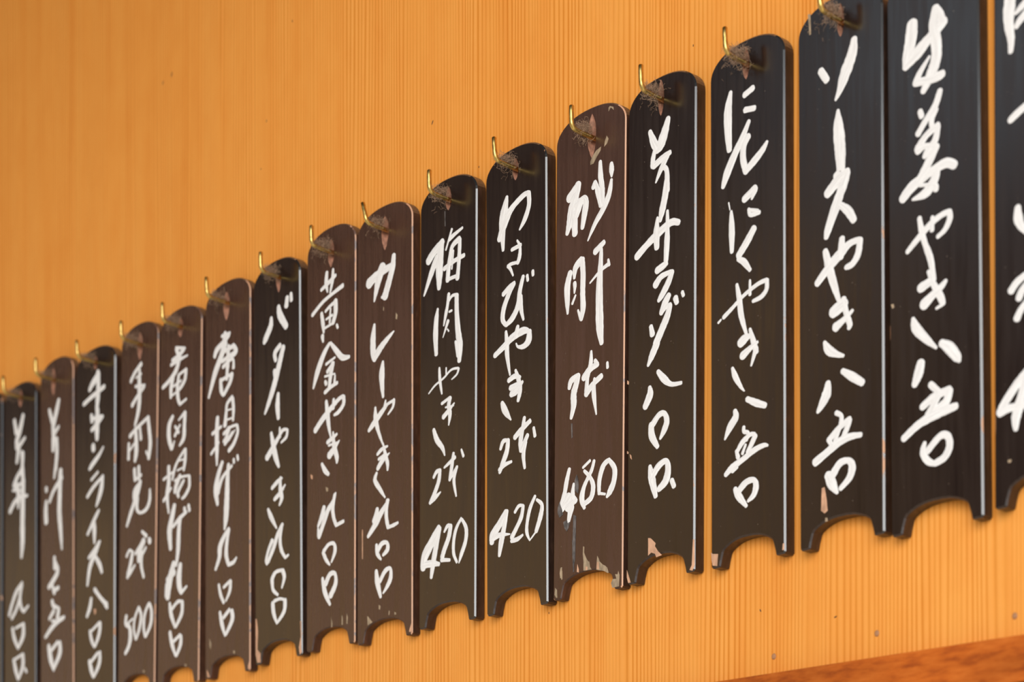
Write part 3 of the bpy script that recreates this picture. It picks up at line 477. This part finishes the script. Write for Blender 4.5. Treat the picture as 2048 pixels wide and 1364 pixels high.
# ------------------------------------------------------------------ boards
def outline(w, h, c=0.0):
    """front outline of a board, inset by c; origin at the top of the crown"""
    hw = w / 2
    pts = []
    drop, foot, fh, ah = 0.0155, 0.0072, 0.0088, 0.0135
    n = 22
    for k in range(n + 1):                       # crown from left shoulder to right
        a = PI - PI * k / n
        ex = 0.86
        cx, sx = math.cos(a), math.sin(a)
        pts.append((hw * math.copysign(abs(cx) ** ex, cx), -drop + drop * abs(sx) ** 1.0))
    r = 0.0012
    pts += [(hw, -h + r), (hw - r, -h), (hw - foot + 0.0006, -h), (hw - foot, -h + 0.0006),
            (hw - foot - 0.0008, -h + 0.004), (hw - foot - 0.0022, -h + fh - 0.0004)]
    m = 14
    x1 = hw - foot - 0.0032
    for k in range(m + 1):                       # shallow arch between the feet
        x = x1 - 2 * x1 * k / m
        q = x / x1
        pts.append((x, -h + fh + 0.0010 + (ah - fh) * (1 - abs(q) ** 2.6)))
    pts += [(-hw + foot + 0.0022, -h + fh - 0.0004), (-hw + foot + 0.0008, -h + 0.004), (-hw + foot, -h + 0.0006),
            (-hw + foot - 0.0006, -h), (-hw + r, -h), (-hw, -h + r)]
    if c == 0:
        return pts
    out = []
    L = len(pts)
    for i, p in enumerate(pts):
        a, b = pts[i - 1], pts[(i + 1) % L]
        e1 = Vector((p[0] - a[0], p[1] - a[1])).normalized()
        e2 = Vector((b[0] - p[0], b[1] - p[1])).normalized()
        n1, n2 = Vector((e1.y, -e1.x)), Vector((e2.y, -e2.x))
        nn = (n1 + n2)
        nn = nn / max(0.5, nn.dot(n1))
        out.append((p[0] + nn.x * c, p[1] + nn.y * c))
    return out


def board_body(b, parent):
    kind = b['kind']
    t = 0.008 if kind == 'black' else 0.007
    c = 0.00092 if kind == 'black' else 0.0007
    # the notch keeps a sharper edge than the sides
    outer = outline(b['w'], b['h'])
    inner = outline(b['w'], b['h'], c)
    hw = b['w'] / 2
    hx, hz0, hz1, hr, kx, kz = [v * 1e-5 for v in b['hole']]
    hm = kz
    rr = 0.0021
    front_hole, back_hole = [], []
    m = 20
    rnd = random.Random(int(b['x'] * -1000))
    for k in range(m):
        w = 2 * PI * k / m
        cx, sx = math.cos(w), math.sin(w)
        up = (hz0 - hm) if sx > 0 else (hm - hz1)
        px = max(hr, 0.0019) * math.copysign(abs(cx) ** 1.5, cx) * rnd.uniform(0.9, 1.1)
        front_hole.append((kx + px * 1.05, hm + up * math.copysign(abs(sx) ** 1.0, sx)))
        back_hole.append((kx + rr * cx, hm + rr * sx))
    bm = bmesh.new()
    F = [bm.verts.new((x, -t, z)) for x, z in inner]
    O = [bm.verts.new((x, -t + c, z)) for x, z in outer]
    B = [bm.verts.new((x, 0, z)) for x, z in outer]
    HF = [bm.verts.new((x, -t, z)) for x, z in front_hole]
    HB = [bm.verts.new((x, 0, z)) for x, z in back_hole]
    L = len(F)
    for (ra, ha) in ((F, HF), (B, HB)):
        es = [bm.edges.new((ra[i], ra[(i + 1) % L])) for i in range(L)]
        es += [bm.edges.new((ha[i], ha[(i + 1) % m])) for i in range(m)]
        res = bmesh.ops.triangle_fill(bm, edges=es, use_beauty=True)
        for f in res['geom']:
            if isinstance(f, bmesh.types.BMFace):
                f.material_index = 0 if ra is F else 2
    for i in range(L):
        j = (i + 1) % L
        f = bm.faces.new((F[i], F[j], O[j], O[i])); f.material_index = 1
        f = bm.faces.new((O[i], O[j], B[j], B[i])); f.material_index = 2
    for i in range(m):
        j = (i + 1) % m
        f = bm.faces.new((HF[j], HF[i], HB[i], HB[j])); f.material_index = 3
    bm.normal_update()
    bmesh.ops.recalc_face_normals(bm, faces=bm.faces)
    for f in bm.faces:
        if f.material_index == 1:
            cc = f.calc_center_median()
            if abs(cc.x) < hw - (0.0075 if cc.z > -0.05 else 0.0035):
                f.material_index = 2 if kind == 'black' else 4
    me = bpy.data.meshes.new('panel')
    bm.to_mesh(me)
    bm.free()
    for k in (kind, kind + '_edge', kind + '_side', 'hole', kind + '_side'):
        me.materials.append(M[k])
    o = bpy.data.objects.new('panel', me)
    scene.collection.objects.link(o)
    o.parent = parent
    return t


def catmull(P, per=6):
    if len(P) < 3:
        out = []
        for k in range(per + 1):
            u = k / per
            out.append(tuple(P[0][i] * (1 - u) + P[-1][i] * u for i in range(3)))
        return out
    out = []
    for s in range(len(P) - 1):
        p0, p1, p2, p3 = P[max(0, s - 1)], P[s], P[s + 1], P[min(len(P) - 1, s + 2)]
        for k in range(per):
            u = k / per
            out.append(tuple(0.5 * (2 * p1[i] + (p2[i] - p0[i]) * u + (2 * p0[i] - 5 * p1[i] + 4 * p2[i] - p3[i]) * u * u
                                    + (3 * p1[i] - p0[i] - 3 * p2[i] + p3[i]) * u ** 3) for i in range(3)))
    out.append(P[-1])
    return out


def brush_mesh(strokes, y0, rnd):
    """every stroke a low ridge of paint following its path, with round ends"""
    V, Fc, UV = [], [], []
    across = (-1, -0.72, -0.25, 0.25, 0.72, 1)
    hgt = (0.0, 0.75, 1.0, 1.0, 0.75, 0.0)
    for si, st in enumerate(strokes):
        P = [(st[i] * 1e-5, st[i + 1] * 1e-5, st[i + 2] * 1e-5) for i in range(0, len(st), 3)]
        S = catmull(P)
        def ends(a, b, hw):
            dx, dz = a[0] - b[0], a[1] - b[1]
            n = math.hypot(dx, dz) or 1e-6
            dx, dz = dx / n, dz / n
            return [(a[0] + dx * hw * math.sin(q) * 0.85, a[1] + dz * hw * math.sin(q) * 0.85, hw * math.cos(q)) for q in (0.5, 0.95, 1.35)]
        head = ends(S[0], S[1], S[0][2])
        tail = ends(S[-1], S[-2], S[-1][2])
        S = head[::-1] + S + tail
        base = len(V)
        zoff = 0.00004 + 0.000012 * (si % 7)
        length = 0.0
        ru = rnd.uniform(0, 20)
        for i, (x, z, hw) in enumerate(S):
            a, b = S[max(0, i - 1)], S[min(len(S) - 1, i + 1)]
            dx, dz = b[0] - a[0], b[1] - a[1]
            n = math.hypot(dx, dz) or 1e-6
            nx, nz = -dz / n, dx / n
            if i:
                length += math.hypot(x - S[i - 1][0], z - S[i - 1][1])
            wob = 1 + rnd.uniform(-0.05, 0.05)
            for q, hq in zip(across, hgt):
                V.append((x + nx * hw * q * wob, y0 - zoff - hq * 0.00013, z + nz * hw * q * wob))
                UV.append((q + ru, length))
        k = len(across)
        for i in range(len(S) - 1):
            for j in range(k - 1):
                Fc.append((base + i * k + j, base + i * k + j + 1, base + (i + 1) * k + j + 1, base + (i + 1) * k + j))
    return V, Fc, UV


def poly_patch(L, y, mat, parent, name, lift):
    P = [(L[i] * 1e-5, L[i + 1] * 1e-5) for i in range(0, len(L), 2)]
    bm = bmesh.new()
    top = [bm.verts.new((x, y - 0.00003 - 0.000012 * lift, z)) for x, z in P]
    bot = [bm.verts.new((x, y + 0.0001, z)) for x, z in P]
    bm.faces.new(top)
    for i in range(len(P)):
        j = (i + 1) % len(P)
        bm.faces.new((top[i], bot[i], bot[j], top[j]))
    bmesh.ops.recalc_face_normals(bm, faces=bm.faces)
    me = bpy.data.meshes.new(name)
    bm.to_mesh(me)
    bm.free()
    me.materials.append(mat)
    o = bpy.data.objects.new(name, me)
    scene.collection.objects.link(o)
    o.parent = parent
    return o


LABELS = {
    17: 'black menu board with white brushwork cut off by the right edge of the photo',
    16: 'black menu board, second from the right, tight against its left neighbour',
    15: 'black menu board whose writing opens with two slanting strokes and a long bar',
    14: 'black menu board with flowing kana above its price, hung by the dustiest hook',
    13: 'black menu board with a chipped pale patch above its notch, right of the 480 board',
    12: 'worn brown menu board priced 480, peeled pale patches round its hole and foot',
    11: 'black menu board priced 420 directly left of the worn board priced 480',
    10: 'black menu board priced 420 whose top characters are two dense kanji',
    9: 'brown menu board with pale worn right edge, left of the first 420 board',
    8: 'brown menu board with faint long scratches, tight against its right neighbour',
    7: 'black menu board with bare wood at both feet and a green-brown sheen',
    6: 'brown menu board with a pale right edge, left of the black one with bare feet',
    5: 'brown menu board directly right of the one priced 500',
    4: 'brown menu board priced 500 in digits',
    3: 'greyish black menu board with angular kana, just left of the board priced 500',
    2: 'out of focus brown menu board, second whole one from the left edge',
    1: 'blurred black board, leftmost one with its whole face in view',
    0: 'black board cut off by the left edge, only its right edge showing',
}


# boards hang very slightly askew, so each mirrors a slightly different direction
YAW = {1: -0.25, 2: 0.0, 3: 0.55, 4: -0.3, 5: 0.2, 6: -0.15, 7: 0.3, 8: -0.2, 9: 0.15, 10: -0.1, 12: 0.3, 13: -0.15, 14: 0.1}


def make_board(i, b):
    root = bpy.data.objects.new('menu_board', None)
    scene.collection.objects.link(root)
    root.empty_display_size = 0.02
    root.location = (b['x'], -0.0008, b['z'])
    root.rotation_euler = (0, -b['tilt'], math.radians(YAW.get(i, 0)))
    tag(root, LABELS[i], 'menu board', 'hanging wooden menu boards')
    t = board_body(b, root)
    rnd = random.Random(i * 31 + 5)
    for ch in b['text'].split(';'):
        if not ch:
            continue
        strokes = [[int(v) for v in s.split()] for s in ch.split('|')]
        V, Fc, UV = brush_mesh(strokes, -t, rnd)
        mesh_obj('painted_character', V, Fc, M['paint'], root, True, None, UV)
    for n, (k, L) in enumerate(b['patches']):
        o = poly_patch(L, -t, {'w': M['bare'], 't': M['undercoat'], 's': M['scuff']}[k], root, 'worn_patch', n)
        o['label'] = {'w': 'bare wood patch', 't': 'peeled pale patch', 's': 'grey scuff streak'}[k]
    return root, t


def hook_mesh(t, reach, rise, lean):
    R, r = 0.0045, 0.0015
    out = t + 0.0008 + reach
    path = [(0, 0.004, -0.0002), (0, -0.001, 0), (0, -t * 0.6, 0.0), (0, -(out - R) * 0.75, 0.0002), (0, -(out - R), 0.0006)]
    for k in range(1, 9):
        a = k / 8 * PI / 2
        path.append((lean * 0.15 * k / 8, -(out - R) - R * math.sin(a), 0.0006 + R * (1 - math.cos(a))))
    path.append((lean * 0.6, -out - 0.0002, R + rise * 0.6))
    path.append((lean, -out, R + rise - 0.0006))
    path.append((lean, -out, R + rise))
    rad = [r] * (len(path) - 1) + [r * 0.7]
    return tube(path, rad)


def dust_mesh(t, reach, amount, rnd):
    """fibres of dust caught between hook and board"""
    V, Fc = [], []
    y0 = -t - 0.0012
    for s in range(int(190 * amount)):
        a = rnd.random() ** 0.8
        y = y0 - a * reach * 0.8
        zmax = 0.0080 * (1 - a * 0.8)
        p = Vector((rnd.gauss(0, 0.0007), y, 0.0012 + zmax * rnd.random() ** 1.3))
        q = rnd.random()
        if q < 0.12:                  # some lies on the face around the hole
            p = Vector((rnd.gauss(-0.006, 0.006), -t - 0.0004, rnd.gauss(0.003, 0.004)))
        elif q < 0.22:                # and a little hangs under the shaft
            p = Vector((rnd.gauss(0, 0.0008), y, -rnd.uniform(0.001, 0.0045)))
        d = Vector((rnd.gauss(0, 0.5), rnd.gauss(0, 1), rnd.gauss(0, 0.7))).normalized()
        w = rnd.uniform(0.00004, 0.00010)
        prev = None
        for k in range(10):
            side = d.cross(Vector((rnd.gauss(0, 1), rnd.gauss(0, 1), rnd.gauss(0, 1)))).normalized() * w
            side2 = d.cross(side).normalized() * w
            q = len(V)
            pp = p.copy()
            pp.y = min(pp.y, -t - 0.0003)
            V += [tuple(pp + side), tuple(pp - side * 0.5 + side2), tuple(pp - side * 0.5 - side2)]
            if prev is not None:
                for e in range(3):
                    e2 = (e + 1) % 3
                    Fc.append((prev + e, prev + e2, q + e2, q + e))
            prev = q
            p = p + d * rnd.uniform(0.0004, 0.0010)
            d = (d + Vector((rnd.gauss(0, 0.6), rnd.gauss(0, 0.6), rnd.gauss(0, 0.6)))).normalized()
    return V, Fc


DUST = {17: 0.5, 16: 0.5, 15: 1.8, 14: 2.2, 13: 1.5, 12: 1.3, 11: 1.0, 10: 1.2, 9: 1.1, 8: 1.8, 7: 1.3, 6: 1.0, 5: 1.3, 4: 1.4, 3: 1.0,
        2: 0.8, 1: 0.8, 0: 0.5}
WHERE = {15: 'hook cut by the top edge of the photo', 14: 'hook with the thickest dust clump, second highest in view',
         13: 'hook in the black board right of the worn 480 board', 12: 'hook in the peeled brown board priced 480, cleanest in view',
         11: 'hook in the black board left of the 480 board', 10: 'hook in the black board priced 420 with dense kanji',
         9: 'leaning hook in the brown board left of a 420 board', 8: 'hook in the brown board with a scratched face',
         7: 'hook in the black board with bare wood feet', 6: 'hook in the brown board left of the black board with bare feet',
         5: 'hook in the brown board right of the 500 board', 4: 'hook in the brown board priced 500',
         3: 'hook in the greyish board left of the 500 board', 2: 'blurred hook, third from the left edge',
         1: 'blurred hook, second from the left edge, above the leftmost whole board', 0: 'hook left of the frame in the cut-off leftmost board',
         16: 'hook above the frame in the second board from right', 17: 'hook above the frame in the rightmost board'}

for i in sorted(BOARDS):
    b = BOARDS[i]
    root, t = make_board(i, b)
    rnd = random.Random(900 + i)
    hx, hz = b['hole'][4] * 1e-5, b['hole'][5] * 1e-5
    c, s = math.cos(b['tilt']), math.sin(b['tilt'])
    wx, wz = b['x'] + hx * c - hz * s, b['z'] + hx * s + hz * c
    if i in (0, 17, 16):
        continue
    lean = {9: -0.0035, 11: -0.001, 13: -0.0004}.get(i, rnd.uniform(-0.0006, 0.0006))
    reach = 0.0165 + rnd.uniform(-0.0006, 0.0012)
    V, Fc = hook_mesh(t, reach, 0.0105 + rnd.uniform(-0.0006, 0.0008), lean)
    hk = mesh_obj('brass_hook', V, Fc, M['brass'], None, True)
    hk.location = (wx, 0, wz)
    tag(hk, 'brass ' + WHERE[i], 'hook', 'brass hooks the boards hang from')
    V, Fc = dust_mesh(t, reach, DUST[i], rnd)
    d = mesh_obj('dust_tuft', V, Fc, M['dust'], hk)
    d['kind'] = 'stuff'
